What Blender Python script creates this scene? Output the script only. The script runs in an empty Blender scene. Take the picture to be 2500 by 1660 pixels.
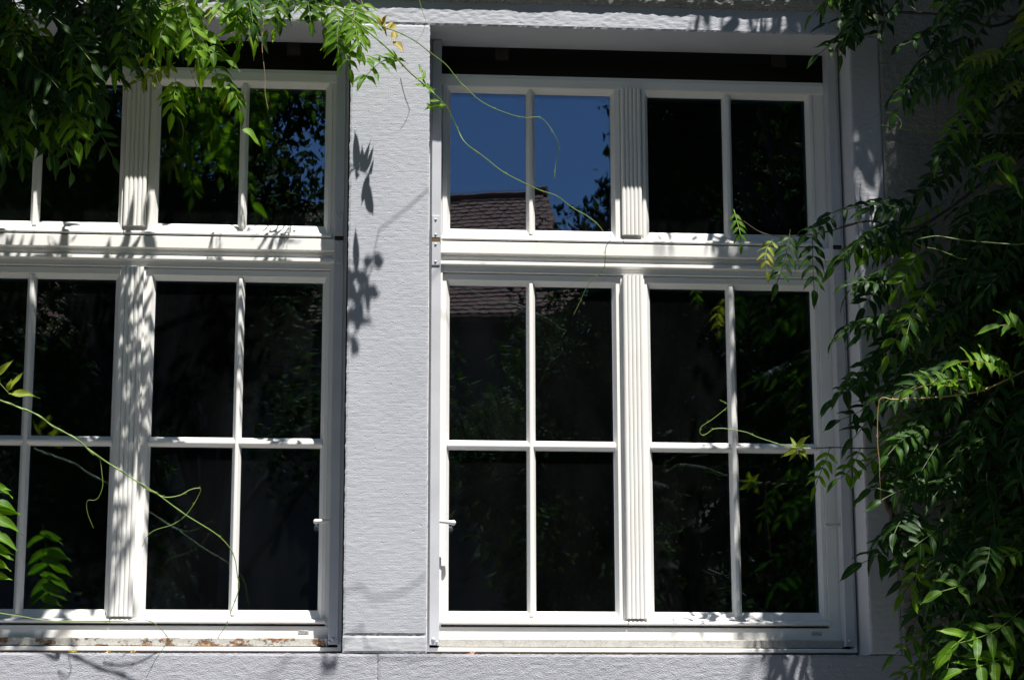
import bpy, math, random
import numpy as np
from mathutils import Vector, Matrix, noise
R = math.radians
rnd = random.Random(7)
scene = bpy.context.scene
# ---------------------------------------------------------------- camera
# house wall plane is y = 0, metres, eye height is z = 0, ground z = -1.6
YAW, PITCH, ROLL, FPX, DIST = 0.0807922472921188, 0.20790188544505028, -0.0020755494993596802, 5300.0, 6.6
cam = bpy.data.objects.new('camera', bpy.data.cameras.new('camera'))
scene.collection.objects.link(cam)
scene.camera = cam
cam.location = (0, -DIST, 0)
fwd0 = Matrix.Rotation(-YAW, 3, 'Z') @ Matrix.Rotation(PITCH, 3, 'X') @ Matrix.Rotation(-ROLL, 3, 'Y')
CAMROT = fwd0
cam.rotation_euler = (fwd0 @ Matrix.Rotation(R(90), 3, 'X')).to_euler()
cam.data.sensor_width = 36.0
cam.data.lens = FPX / 2500 * 36.0
cam.data.clip_start = 0.05
cam.data.clip_end = 600
# ---------------------------------------------------------------- light
SUN = Vector((0.47, -1.0, 2.6)).normalized()
w = bpy.data.worlds.new('World'); scene.world = w; w.use_nodes = True
nt = w.node_tree
sky = nt.nodes.new('ShaderNodeTexSky'); sky.sky_type = 'NISHITA'; sky.sun_disc = False
sky.sun_elevation = math.asin(SUN.z); sky.sun_rotation = math.atan2(SUN.x, SUN.y)
sky.air_density = 1.0; sky.dust_density = 0.0; sky.ozone_density = 8.0
nt.links.new(sky.outputs[0], nt.nodes['Background'].inputs[0])
nt.nodes['Background'].inputs[1].default_value = 0.05
sl = bpy.data.lights.new('sun', 'SUN'); sl.energy = 5.0; sl.angle = R(0.53); sl.color = (1, .965, .91)
so = bpy.data.objects.new('sun', sl); scene.collection.objects.link(so)
so.rotation_euler = SUN.to_track_quat('Z', 'Y').to_euler()
scene.view_settings.view_transform = 'Standard'; scene.view_settings.look = 'None'
scene.view_settings.gamma = 1; scene.view_settings.exposure = 1.08
scene.view_settings.use_curve_mapping = False
scene.render.engine = 'CYCLES'
scene.cycles.max_bounces = 8; scene.cycles.transparent_max_bounces = 24

def at(px, py, p=0.0):
    """world point p metres in front of the wall seen at photo pixel (2500x1660)"""
    d = CAMROT @ Vector((px - 1250, FPX, 830 - py))
    return Vector((0, -DIST, 0)) + d * ((DIST - p) / d.y)
def mirrored(px, py, D):
    """point D metres in front of the wall whose reflection shows at that pixel"""
    q = at(px, py, -D); return Vector((q.x, -q.y, q.z))
# ---------------------------------------------------------------- helpers
def tag(o, label=None, cat=None, group=None, kind=None):
    if label: o['label'] = label
    if cat: o['category'] = cat
    if group: o['group'] = group
    if kind: o['kind'] = kind
    return o
def link(name, me, mat, parent=None, smooth=False):
    o = bpy.data.objects.new(name, me)
    if mat and not me.materials: me.materials.append(mat)
    scene.collection.objects.link(o)
    if parent: o.parent = parent
    if smooth:
        for p in me.polygons: p.use_smooth = True
    return o
def mesh(name, vs, fs):
    me = bpy.data.meshes.new(name); me.from_pydata([tuple(v) for v in vs], [], fs); me.update(); return me
def empty(name, loc=(0, 0, 0)):
    o = bpy.data.objects.new(name, None); o.location = loc; o.empty_display_size = .1
    scene.collection.objects.link(o); return o
class MB:
    def __init__(s): s.v = []; s.f = []
    def add(s, vs, fs):
        n = len(s.v); s.v += [tuple(v) for v in vs]; s.f += [tuple(i + n for i in f) for f in fs]
    def box(s, x0, x1, y0, y1, z0, z1, bev=0.0):
        if bev <= 0:
            s.add([(x, y, z) for x in (x0, x1) for y in (y0, y1) for z in (z0, z1)],
                  [(0, 1, 3, 2), (4, 6, 7, 5), (0, 4, 5, 1), (2, 3, 7, 6), (0, 2, 6, 4), (1, 5, 7, 3)])
        else:   # chamfered front edges
            b = bev
            s.add([(x0 + b, y0, z0 + b), (x1 - b, y0, z0 + b), (x1 - b, y0, z1 - b), (x0 + b, y0, z1 - b),
                   (x0, y0 + b, z0), (x1, y0 + b, z0), (x1, y0 + b, z1), (x0, y0 + b, z1),
                   (x0, y1, z0), (x1, y1, z0), (x1, y1, z1), (x0, y1, z1)],
                  [(0, 1, 2, 3), (0, 4, 5, 1), (1, 5, 6, 2), (2, 6, 7, 3), (3, 7, 4, 0),
                   (4, 8, 9, 5), (5, 9, 10, 6), (6, 10, 11, 7), (7, 11, 8, 4), (8, 11, 10, 9)])
    def prism_x(s, prof, x0, x1):      # profile of (y, z)
        n = len(prof)
        s.add([(x0, y, z) for y, z in prof] + [(x1, y, z) for y, z in prof],
              [(i, (i + 1) % n, n + (i + 1) % n, n + i) for i in range(n)] + [tuple(range(n))[::-1], tuple(range(n, 2 * n))])
    def prism_z(s, prof, z0, z1):      # profile of (x, y)
        n = len(prof)
        s.add([(x, y, z0) for x, y in prof] + [(x, y, z1) for x, y in prof],
              [(i, (i + 1) % n, n + (i + 1) % n, n + i) for i in range(n)] + [tuple(range(n))[::-1], tuple(range(n, 2 * n))])
    def ring(s, x0, x1, z0, z1, prof):  # mitred frame, profile entries (offset sides/top, offset bottom, y)
        n = len(prof); vs = []
        for o, ob, y in prof:
            vs += [(x0 + o, y, z0 + ob), (x1 - o, y, z0 + ob), (x1 - o, y, z1 - o), (x0 + o, y, z1 - o)]
        fs = []
        for i in range(n):
            j = (i + 1) % n
            for k in range(4):
                l = (k + 1) % 4; fs.append((i * 4 + k, i * 4 + l, j * 4 + l, j * 4 + k))
        s.add(vs, fs)
    def tube(s, pts, rad, sides=6, cap=True):
        pts = [Vector(p) for p in pts]; n = len(pts)
        if not isinstance(rad, (list, tuple)): rad = [rad] * n
        base = len(s.v); ref = Vector((0.31, -0.9, 0.2)).normalized()
        for i, p in enumerate(pts):
            t = (pts[min(i + 1, n - 1)] - pts[max(i - 1, 0)]).normalized()
            a = t.cross(ref)
            if a.length < .05: a = t.cross(Vector((0, 0, 1)))
            a.normalize(); b = t.cross(a)
            for k in range(sides):
                an = 2 * math.pi * k / sides
                s.v.append(tuple(p + (a * math.cos(an) + b * math.sin(an)) * rad[i]))
        for i in range(n - 1):
            for k in range(sides):
                l = (k + 1) % sides
                s.f.append((base + i * sides + k, base + i * sides + l, base + (i + 1) * sides + l, base + (i + 1) * sides + k))
        if cap:
            s.f.append(tuple(base + k for k in range(sides))[::-1])
            s.f.append(tuple(base + (n - 1) * sides + k for k in range(sides)))
    def dome(s, c, r, flat=.6, axis=-1):   # rivet head facing -y
        vs = []; fs = []
        for i, (rr, h) in enumerate(((1, 0), (.86, .5), (.5, .87))):
            for k in range(10):
                a = 2 * math.pi * k / 10
                vs.append((c[0] + r * rr * math.cos(a), c[1] + axis * r * flat * h, c[2] + r * rr * math.sin(a)))
        vs.append((c[0], c[1] + axis * r * flat, c[2]))
        for i in range(2):
            for k in range(10):
                l = (k + 1) % 10; fs.append((i * 10 + k, i * 10 + l, i * 10 + 10 + l, i * 10 + 10 + k))
        for k in range(10): fs.append((20 + k, 20 + (k + 1) % 10, 30))
        s.add(vs, fs)
    def build(s, name, mat, parent=None, smooth=False):
        return link(name, mesh(name, s.v, s.f), mat, parent, smooth)
def smooth_path(pts, sub=5):
    P = [Vector(p) for p in pts]; out = []
    for i in range(len(P) - 1):
        a = P[max(i - 1, 0)]; b = P[i]; c = P[i + 1]; d = P[min(i + 2, len(P) - 1)]
        for k in range(sub):
            t = k / sub
            out.append(.5 * ((2 * b) + (c - a) * t + (2 * a - 5 * b + 4 * c - d) * t * t + (3 * b - a - 3 * c + d) * t ** 3))
    out.append(P[-1]); return out
# ---------------------------------------------------------------- materials
def newmat(name):
    m = bpy.data.materials.new(name); m.use_nodes = True
    return m, m.node_tree, m.node_tree.nodes, m.node_tree.links, m.node_tree.nodes['Principled BSDF']
def N(nodes, t, **kw):
    n = nodes.new(t)
    for k, v in kw.items():
        if k in n.inputs: n.inputs[k].default_value = v
        else: setattr(n, k, v)
    return n
def coords(nd, lk, scale=(1, 1, 1)):
    tc = N(nd, 'ShaderNodeTexCoord'); mp = N(nd, 'ShaderNodeMapping'); mp.inputs['Scale'].default_value = scale
    lk.new(tc.outputs['Object'], mp.inputs['Vector']); return mp.outputs[0]
def noise_tex(nd, lk, vec, scale, detail=4, rough=.55):
    n = N(nd, 'ShaderNodeTexNoise', Scale=scale, Detail=detail, Roughness=rough); lk.new(vec, n.inputs['Vector']); return n.outputs[0]
def ramp(nd, lk, fac, stops):
    r = N(nd, 'ShaderNodeValToRGB'); e = r.color_ramp.elements
    e[0].position, e[0].color = stops[0][0], (*stops[0][1], 1)
    e[1].position, e[1].color = stops[-1][0], (*stops[-1][1], 1)
    for p, c in stops[1:-1]:
        q = e.new(p); q.color = (*c, 1)
    lk.new(fac, r.inputs[0]); return r.outputs[0]
def bump(nd, lk, h, strength, dist, nrm=None):
    b = N(nd, 'ShaderNodeBump', Strength=strength, Distance=dist); lk.new(h, b.inputs['Height'])
    if nrm: lk.new(nrm, b.inputs['Normal'])
    return b.outputs[0]
def mat_render(name, c0, c1, stretch, s1, d1, s2, d2, pits=True):
    m, t, nd, lk, bs = newmat(name)
    v = coords(nd, lk, stretch); v1 = coords(nd, lk)
    big = noise_tex(nd, lk, v1, 3.5, 5); lk.new(ramp(nd, lk, big, [(.3, c0), (.7, c1)]), bs.inputs['Base Color'])
    n1 = noise_tex(nd, lk, v, s1, 6, .6); n2 = noise_tex(nd, lk, v1, s2, 3, .7)
    b = bump(nd, lk, n1, 1.0, d1); b = bump(nd, lk, n2, 1.0, d2, b)
    if pits:
        vo = N(nd, 'ShaderNodeTexVoronoi', Scale=38.0); lk.new(coords(nd, lk, (1, 1, 1.6)), vo.inputs['Vector'])
        pr = ramp(nd, lk, vo.outputs['Distance'], [(.05, (0, 0, 0)), (.13, (1, 1, 1))])
        b = bump(nd, lk, pr, .8, .0012, b)
    lk.new(b, bs.inputs['Normal']); bs.inputs['Roughness'].default_value = .85
    bs.inputs['Specular IOR Level'].default_value = .25
    return m
G0, G1 = (.385, .40, .445), (.43, .445, .485)
M_pillar = mat_render('combed grey paint', G0, G1, (8, 8, 170), 1.0, .0009, 240, .0014)
M_lintel = mat_render('grey painted stone', G0, G1, (30, 30, 60), 1.0, .0022, 300, .0006)
M_sill = mat_render('stippled grey paint', (.37, .375, .425), (.42, .425, .475), (1, 1, 1.5), 170, .0034, 340, .0014)
M_base = mat_render('smooth grey paint', (.44, .45, .49), (.48, .49, .52), (1, 1, 1), 60, .0012, 260, .0004, False)
M_rough = mat_render('rough cast plaster', (.25, .25, .235), (.32, .32, .30), (1, 1, 1), 95, .008, 260, .002, False)
def mat_paint(name, col, rough=.38, wear=0.02):
    m, t, nd, lk, bs = newmat(name)
    v = coords(nd, lk); n = noise_tex(nd, lk, v, 9, 5)
    c2 = tuple(c * (1 - wear * 3) for c in col)
    lk.new(ramp(nd, lk, n, [(.35, col), (.75, c2)]), bs.inputs['Base Color'])
    n2 = noise_tex(nd, lk, v, 140, 3)
    lk.new(bump(nd, lk, n2, .25, .0006), bs.inputs['Normal'])
    bs.inputs['Roughness'].default_value = rough; return m
M_white = mat_paint('white window paint', (.80, .79, .76))
M_steel = mat_paint('grey painted steel', (.50, .51, .545), .42, .05)
M_pin = mat_paint('off white painted iron', (.66, .65, .62), .5, .08)
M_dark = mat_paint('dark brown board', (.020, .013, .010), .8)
M_gap = mat_paint('brown weathered putty', (.16, .105, .05), .9, .2)
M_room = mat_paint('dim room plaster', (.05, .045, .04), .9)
def mat_peel(name, lo, hi):
    m, t, nd, lk, bs = newmat(name)
    v = coords(nd, lk, (1, 1, 1.5)); n = noise_tex(nd, lk, v, 17, 8, .68)
    tint = noise_tex(nd, lk, v, 60, 4)
    rust = ramp(nd, lk, tint, [(.35, (.055, .03, .02)), (.5, (.20, .10, .045)), (.62, (.38, .25, .13)), (.75, (.5, .42, .30))])
    paint = ramp(nd, lk, noise_tex(nd, lk, v, 30, 4), [(.3, (.36, .345, .31)), (.7, (.46, .445, .41))])
    f = ramp(nd, lk, n, [(lo, (0, 0, 0)), (hi, (1, 1, 1))])
    mx = N(nd, 'ShaderNodeMix', data_type='RGBA'); lk.new(f, mx.inputs[0]); lk.new(paint, mx.inputs[6]); lk.new(rust, mx.inputs[7])
    vo = N(nd, 'ShaderNodeTexVoronoi', feature='DISTANCE_TO_EDGE', Scale=70.0)
    wv = N(nd, 'ShaderNodeVectorMath', operation='ADD'); lk.new(v, wv.inputs[0])
    nc = N(nd, 'ShaderNodeTexNoise', Scale=40.0); lk.new(v, nc.inputs['Vector'])
    sc = N(nd, 'ShaderNodeVectorMath', operation='SCALE'); sc.inputs['Scale'].default_value = .03
    lk.new(nc.outputs['Color'], sc.inputs[0]); lk.new(sc.outputs[0], wv.inputs[1]); lk.new(wv.outputs[0], vo.inputs['Vector'])
    cr = ramp(nd, lk, vo.outputs['Distance'], [(.0, (.25, .25, .25)), (.045, (1, 1, 1))])
    mu = N(nd, 'ShaderNodeMix', data_type='RGBA', blend_type='MULTIPLY'); mu.inputs[0].default_value = .55
    lk.new(mx.outputs[2], mu.inputs[6]); lk.new(cr, mu.inputs[7]); lk.new(mu.outputs[2], bs.inputs['Base Color'])
    b = bump(nd, lk, cr, .7, .001); inv = N(nd, 'ShaderNodeInvert'); lk.new(f, inv.inputs['Color'])
    lk.new(bump(nd, lk, inv.outputs[0], 1, .002, b), bs.inputs['Normal'])
    bs.inputs['Roughness'].default_value = .8; return m
M_peel = mat_peel('peeling cream paint', .53, .56)
M_crack = mat_peel('cracked cream paint', .70, .72)
def mat_glass():
    m, t, nd, lk, bs = newmat('window glass'); nd.remove(bs)
    out = nd['Material Output']; tr = N(nd, 'ShaderNodeBsdfTransparent'); tr.inputs[0].default_value = (.80, .84, .83, 1)
    gl = N(nd, 'ShaderNodeBsdfAnisotropic'); gl.inputs['Roughness'].default_value = 0.0; gl.inputs[0].default_value = (.66, .78, 1, 1)
    v = coords(nd, lk, (1, 1, 1)); n = noise_tex(nd, lk, v, 2.2, 1); b = bump(nd, lk, n, .10, .004)
    fr = N(nd, 'ShaderNodeFresnel', IOR=2.0); mx = N(nd, 'ShaderNodeMixShader')
    lk.new(b, gl.inputs['Normal'])
    lk.new(fr.outputs[0], mx.inputs[0]); lk.new(tr.outputs[0], mx.inputs[1]); lk.new(gl.outputs[0], mx.inputs[2])
    df = N(nd, 'ShaderNodeBsdfDiffuse'); df.inputs[0].default_value = (.68, .72, .78, 1); m2 = N(nd, 'ShaderNodeMixShader')
    lk.new(ramp(nd, lk, noise_tex(nd, lk, coords(nd, lk, (1, 1, .5)), 7, 7, .7), [(.3, (.0006, .0006, .0006)), (.78, (.006, .006, .006))]), m2.inputs[0])
    lk.new(mx.outputs[0], m2.inputs[1]); lk.new(df.outputs[0], m2.inputs[2]); lk.new(m2.outputs[0], out.inputs[0]); return m
M_glass = mat_glass()
def mat_leaf(name, dark, mid, light, trans=.38, tcol=None):
    m, t, nd, lk, bs = newmat(name)
    out = nd['Material Output']
    at_ = N(nd, 'ShaderNodeAttribute', attribute_name='shade')
    uv = N(nd, 'ShaderNodeUVMap', uv_map='UVMap'); sp = N(nd, 'ShaderNodeSeparateXYZ'); lk.new(uv.outputs[0], sp.inputs[0])
    base = ramp(nd, lk, at_.outputs['Fac'], [(0, dark), (.55, mid), (1, light)])
    # lighter midrib and faint side veins
    ab = N(nd, 'ShaderNodeMath', operation='ABSOLUTE'); sb = N(nd, 'ShaderNodeMath', operation='SUBTRACT'); sb.inputs[1].default_value = .5
    lk.new(sp.outputs['Y'], sb.inputs[0]); lk.new(sb.outputs[0], ab.inputs[0])
    rib = ramp(nd, lk, ab.outputs[0], [(.015, (1, 1, 1)), (.05, (0, 0, 0))])
    ad = N(nd, 'ShaderNodeMath', operation='MULTIPLY_ADD'); lk.new(sp.outputs['X'], ad.inputs[0]); ad.inputs[1].default_value = 9.0
    m2 = N(nd, 'ShaderNodeMath', operation='MULTIPLY'); lk.new(ab.outputs[0], m2.inputs[0]); m2.inputs[1].default_value = -3.0
    lk.new(m2.outputs[0], ad.inputs[2])
    sn = N(nd, 'ShaderNodeMath', operation='SINE'); m3 = N(nd, 'ShaderNodeMath', operation='MULTIPLY'); m3.inputs[1].default_value = 6.283
    lk.new(ad.outputs[0], m3.inputs[0]); lk.new(m3.outputs[0], sn.inputs[0])
    mr = N(nd, 'ShaderNodeMix', data_type='RGBA'); lk.new(base, mr.inputs[6])
    mr.inputs[7].default_value = (*[min(1, c * 1.7 + .02) for c in light], 1)
    mf = N(nd, 'ShaderNodeMath', operation='MULTIPLY'); mf.inputs[1].default_value = .55; lk.new(rib, mf.inputs[0]); lk.new(mf.outputs[0], mr.inputs[0])
    lk.new(mr.outputs[2], bs.inputs['Base Color']); bs.inputs['Roughness'].default_value = .50
    bs.inputs['Specular IOR Level'].default_value = .22
    bb = bump(nd, lk, sn.outputs[0], .12, .0004); lk.new(bb, bs.inputs['Normal'])
    tl = N(nd, 'ShaderNodeBsdfTranslucent')
    hs = N(nd, 'ShaderNodeMix', data_type='RGBA', blend_type='MULTIPLY'); hs.inputs[0].default_value = 1
    lk.new(mr.outputs[2], hs.inputs[6]); hs.inputs[7].default_value = (*(tcol or (1.9, 1.9, .55)), 1)
    lk.new(hs.outputs[2], tl.inputs[0]); mx = N(nd, 'ShaderNodeMixShader'); mx.inputs[0].default_value = trans
    lk.new(bs.outputs[0], mx.inputs[1]); lk.new(tl.outputs[0], mx.inputs[2]); lk.new(mx.outputs[0], out.inputs[0])
    return m
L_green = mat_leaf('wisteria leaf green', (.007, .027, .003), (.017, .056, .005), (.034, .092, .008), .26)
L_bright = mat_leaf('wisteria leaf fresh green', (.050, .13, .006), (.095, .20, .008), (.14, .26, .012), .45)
L_yellow = mat_leaf('wisteria leaf young yellow', (.13, .20, .015), (.20, .26, .02), (.27, .29, .05), .45, (1.7, 1.5, .5))
L_bronze = mat_leaf('wisteria leaf young bronze', (.17, .14, .03), (.26, .21, .05), (.33, .26, .08), .35, (1.5, 1.4, .6))
L_tree = mat_leaf('tree leaf', (.008, .022, .005), (.018, .045, .008), (.04, .075, .014), .15)
M_shoot = mat_paint('green shoot bark', (.17, .27, .045), .5, .1)
M_shootb = mat_paint('tan shoot bark', (.36, .25, .10), .6, .1)
M_rachis = mat_paint('leaf stalk', (.06, .10, .022), .6, .1)
M_wood = mat_paint('vine bark', (.075, .055, .04), .9, .2)
M_dry = mat_paint('dry stalk', (.34, .22, .12), .8, .15)
M_fallen = mat_paint('fallen yellow leaf', (.55, .36, .03), .6, .1)
M_orange = mat_paint('fallen orange leaf', (.55, .27, .10), .6, .1)
for n_ in L_tree.node_tree.nodes:
    if n_.type == 'BSDF_PRINCIPLED': n_.inputs['Specular IOR Level'].default_value = .06; n_.inputs['Roughness'].default_value = .8
# ---------------------------------------------------------------- setting: ground and walls
ZG = -1.6
def mat_ground(name, a, b, s):
    m, t, nd, lk, bs = newmat(name); v = coords(nd, lk)
    lk.new(ramp(nd, lk, noise_tex(nd, lk, v, s, 8, .65), [(.35, a), (.65, b)]), bs.inputs['Base Color'])
    lk.new(bump(nd, lk, noise_tex(nd, lk, v, s * 12, 4), 1, .01), bs.inputs['Normal']); bs.inputs['Roughness'].default_value = .95; return m
g = MB(); g.add([(-200, -200, ZG), (200, -200, ZG), (200, 200, ZG), (-200, 200, ZG)], [(0, 1, 2, 3)])
tag(g.build('ground', mat_ground('garden soil and grass', (.022, .032, .012), (.045, .045, .028), 1.2)), kind='structure')
g = MB(); g.add([(-14, -4.6, ZG + .004), (14, -4.6, ZG + .004), (14, .02, ZG + .004), (-14, .02, ZG + .004)], [(0, 1, 2, 3)])
tag(g.build('path', mat_ground('gravel path', (.17, .158, .135), (.25, .23, .195), 3.0)), kind='structure')

wall = empty('wall'); tag(wall, kind='structure')
def panel(name, x0, x1, z0, z1, y, back, mat, step=.006, amp=.0022, edge=.0022, parent=wall, seed=0, edges='LRTB', lean=0):
    """plastered block: uneven front face, ragged arrises, sides running back to y=back"""
    nx = max(2, int((x1 - x0) / step)); nz = max(2, int((z1 - z0) / step)); vs = []; fs = []
    for j in range(nz + 1):
        for i in range(nx + 1):
            x = x0 + (x1 - x0) * i / nx; z = z0 + (z1 - z0) * j / nz
            e = noise.noise(Vector((x * 160 + seed, z * 160, 3))) + .7 * noise.noise(Vector((x * 60, z * 60 + seed, 9)))
            onx = i in (0, nx); onz = j in (0, nz)
            dy = amp * (.6 * noise.noise(Vector((x * 8, z * 8, seed))) + .5 * noise.noise(Vector((x * 45, z * 90, seed))))
            xx, zz = x, z
            if (i == 0 and 'L' in edges) or (i == nx and 'R' in edges): xx += edge * e
            if (j == 0 and 'B' in edges) or (j == nz and 'T' in edges): zz += edge * noise.noise(Vector((x * 170 + 7, z * 170, seed))) * 1.4 + edge * .8 * noise.noise(Vector((x * 47, 2, seed)))
            if onx or onz: dy += .0022
            dy -= lean * min(z - z0, .026)
            vs.append((xx, y + dy, zz))
    W = nx + 1
    for j in range(nz):
        for i in range(nx): fs.append((j * W + i, j * W + i + 1, (j + 1) * W + i + 1, (j + 1) * W + i))
    loop = [i for i in range(W)] + [j * W + nx for j in range(1, nz + 1)] + [nz * W + i for i in range(nx - 1, -1, -1)] + [j * W for j in range(nz - 1, 0, -1)]
    b = len(vs); n = len(loop)
    for yy in (y + .011, back):
        for k in loop: i, j = k % W, k // W; vs.append((x0 + (x1 - x0) * i / nx, yy, z0 + (z1 - z0) * j / nz))
    for k in range(n):
        l = (k + 1) % n; fs.append((loop[k], b + k, b + l, loop[l])); fs.append((b + k, b + n + k, b + n + l, b + l))
    return link(name, mesh(name, vs, fs), mat, parent)
WL2, WR2, WL1, WR1, ZB, ZT = .273, 1.636, -1.341, .022, .427, 2.425
panel('pillar', WR1, WL2, ZB + .056, ZT - .002, 0, .34, M_pillar, seed=1, amp=.0010)
panel('pillar_foot', WR1 - .001, WL2 + .001, ZB + .0015, ZB + .054, -.001, .34, M_base, seed=2, amp=.0015, edge=.001)
panel('lintel', -1.9, 1.733, ZT, 2.512, 0, .20, M_lintel, seed=3, edge=.0028)
panel('side_surround', WR2, 1.733, ZB + .003, ZT - .001, .0005, .34, M_base, seed=4, amp=.0015, edge=.0014)
panel('side_surround', -1.9, WL1, ZB + .003, ZT - .001, .0005, .34, M_base, seed=5, step=.02)
for i, (a, b_) in enumerate(((-1.9, .1270), (.1282, 1.80))):
    panel('sill_stone', a, b_, -.05, ZB, -.0005 * (i % 2), .16, M_sill, seed=6 + i, step=.008, edge=.0012)
panel('upper_plaster', -1.9, 1.748, 2.504, 2.75, -.008, .2, M_rough, seed=11, edge=.0062, step=.005, amp=.006, lean=.46)
panel('upper_plaster', -3.5, 4.0, 2.752, 4.2, -.019, .2, M_rough, seed=12, edge=.003, step=.03, amp=.006)
panel('side_plaster', 1.735, 2.9, ZB - .0, 2.503, -.006, .2, M_rough, seed=13, edge=.002, step=.008, amp=.006)
panel('side_plaster', 1.751, 2.9, 2.506, 2.75, -.006, .2, M_rough, seed=18, edge=.002, step=.012, amp=.006)
panel('side_plaster', 1.802, 2.9, -.05, ZB - .002, -.006, .2, M_rough, seed=14, edge=.002, step=.012, amp=.006)
panel('side_plaster', 2.902, 5.0, -.05, 2.75, -.006, .2, M_rough, seed=15, step=.04)
panel('side_plaster', -3.5, -1.902, -.05, 2.75, -.006, .2, M_rough, seed=16, step=.04)
panel('lower_plaster', -3.5, 5.0, ZG, -.052, .0, .2, M_rough, seed=17, step=.04)
# dark room behind the windows
r = MB(); X0, X1, Y0, Y1, Z0, Z1 = -3.4, 4.0, .36, 4.6, -.35, 2.7
r.add([(X0, Y0, Z0), (X1, Y0, Z0), (X1, Y1, Z0), (X0, Y1, Z0), (X0, Y0, Z1), (X1, Y0, Z1), (X1, Y1, Z1), (X0, Y1, Z1)],
      [(0, 1, 2, 3), (7, 6, 5, 4), (3, 2, 6, 7), (0, 3, 7, 4), (1, 5, 6, 2)])
tag(r.build('room', M_room), kind='structure')
jb = MB()
jb.box(-3.4, WL1 - .0, .342, .358, -.35, 2.7); jb.box(WR1, WL2, .342, .358, -.35, 2.7); jb.box(WR2, 4.0, .342, .358, -.35, 2.7)
jb.box(WL1, WR1, .342, .358, ZT + .001, 2.7); jb.box(WL2, WR2, .342, .358, ZT + .001, 2.7)
jb.box(WL1, WR1, .342, .358, -.35, ZB - .001); jb.box(WL2, WR2, .342, .358, -.35, ZB - .001)
tag(jb.build('inner_wall', M_room), kind='structure')

# ---------------------------------------------------------------- windows
def sash(win, x0, x1, z0, z1, g, mid, rows, noseL, noseR, zbar=None):
    """g=(glass left, right, bottom, top) ; mid=(bar left,right)"""
    YS, YGL = (.213, .2345) if zbar else (.200, .2235)
    gl, gr, gb, gt = g
    b = .0115                                       # bevel width
    m = MB()
    # frame ring with own offsets on every side
    def rect(l, r_, bo, t_, y): return [(l, y, bo), (r_, y, bo), (r_, y, t_), (l, y, t_)]
    loops = [rect(x0, x1, z0, z1, .274), rect(x0, x1, z0, z1, YS + .003), rect(x0 + .003, x1 - .003, z0 + .003, z1 - .003, YS),
             rect(gl - b, gr + b, gb - .03, gt + b + .004, YS), rect(gl - .001, gr + .001, gb - .001, gt + .001, YGL - .003), rect(gl, gr, gb, gt, YGL - .002),
             rect(gl, gr, gb, gt, .274)]
    vs = [v for l in loops for v in l]; fs = []
    for i in range(len(loops) - 1):
        for k in range(4):
            l = (k + 1) % 4; fs.append((i * 4 + k, i * 4 + l, i * 4 + 4 + l, i * 4 + 4 + k))
    fs += [(24 + k, k, (k + 1) % 4, 24 + (k + 1) % 4) for k in range(4)]
    m.add(vs, fs)
    s = m.build('sash', M_white, win)
    # weather bar along the foot
    nz = gb - .030
    d = MB(); d.prism_x([(YS + .006, nz + .004), (YS - .001, nz + .0015), (.1900, nz - .0035), (.1882, nz - .0065), (.1878, nz - .0105), (.1905, nz - .0135), (YS + .001, nz - .0145), (YS + .006, nz - .0125)], noseL, noseR)
    d.build('weather_bar', M_white, s)
    # glazing bars
    ml, mr = mid
    prof = [(ml, YGL - .002), (ml + .0015, YGL - .006), (ml + .009, YGL - .020), (ml + .0115, YGL - .021), (mr - .0115, YGL - .021), (mr - .009, YGL - .020), (mr - .0015, YGL - .006), (mr, YGL - .002), (mr, YGL + .006), (ml, YGL + .006)]
    v = MB(); v.prism_z(prof, gb - .016, gt + .008); v.build('glazing_bar', M_white, s)
    cols = [(gl, ml), (mr, gr)]
    spans = [(gb, gt)]
    if zbar:
        zl, zh = zbar
        spans = [(gb, zl), (zh, gt)]
        for c0, c1 in cols:
            h = MB(); h.prism_x([(YGL - .002, zl), (YGL - .005, zl + .001), (YGL - .019, zl + .0085), (YGL - .0198, zl + .011), (YGL - .0198, zl + .015), (YGL - .0185, zl + .018), (YGL - .004, zh - .001), (YGL - .002, zh), (YGL + .006, zh), (YGL + .006, zl)],
                              c0 - (.006 if c0 == gl else .0105), c1 + (.006 if c1 == gr else .0105))
            h.build('glazing_bar', M_white, s)
    for (c0, c1) in cols:
        for (r0, r1) in spans:
            p = MB(); p.box(c0 - .004, c1 + .004, YGL, YGL + .004, r0 - .004, r1 + .004)
            tx, tz = rnd.uniform(-.0022, .0022), rnd.uniform(-.0018, .0018); p.v = [(x, y + tx * (x - c0) + tz * (z - r0) * .6, z) for x, y, z in p.v]
            o = p.build('pane', M_glass, s)
    # second leaf of the double glazing
    for (c0, c1) in cols:
        for (r0, r1) in spans:
            p = MB(); p.box(c0 - .002, c1 + .002, YGL + .018, YGL + .022, r0 - .002, r1 + .002)
            p.build('inner_pane', M_glass, s)
    return s

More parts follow.
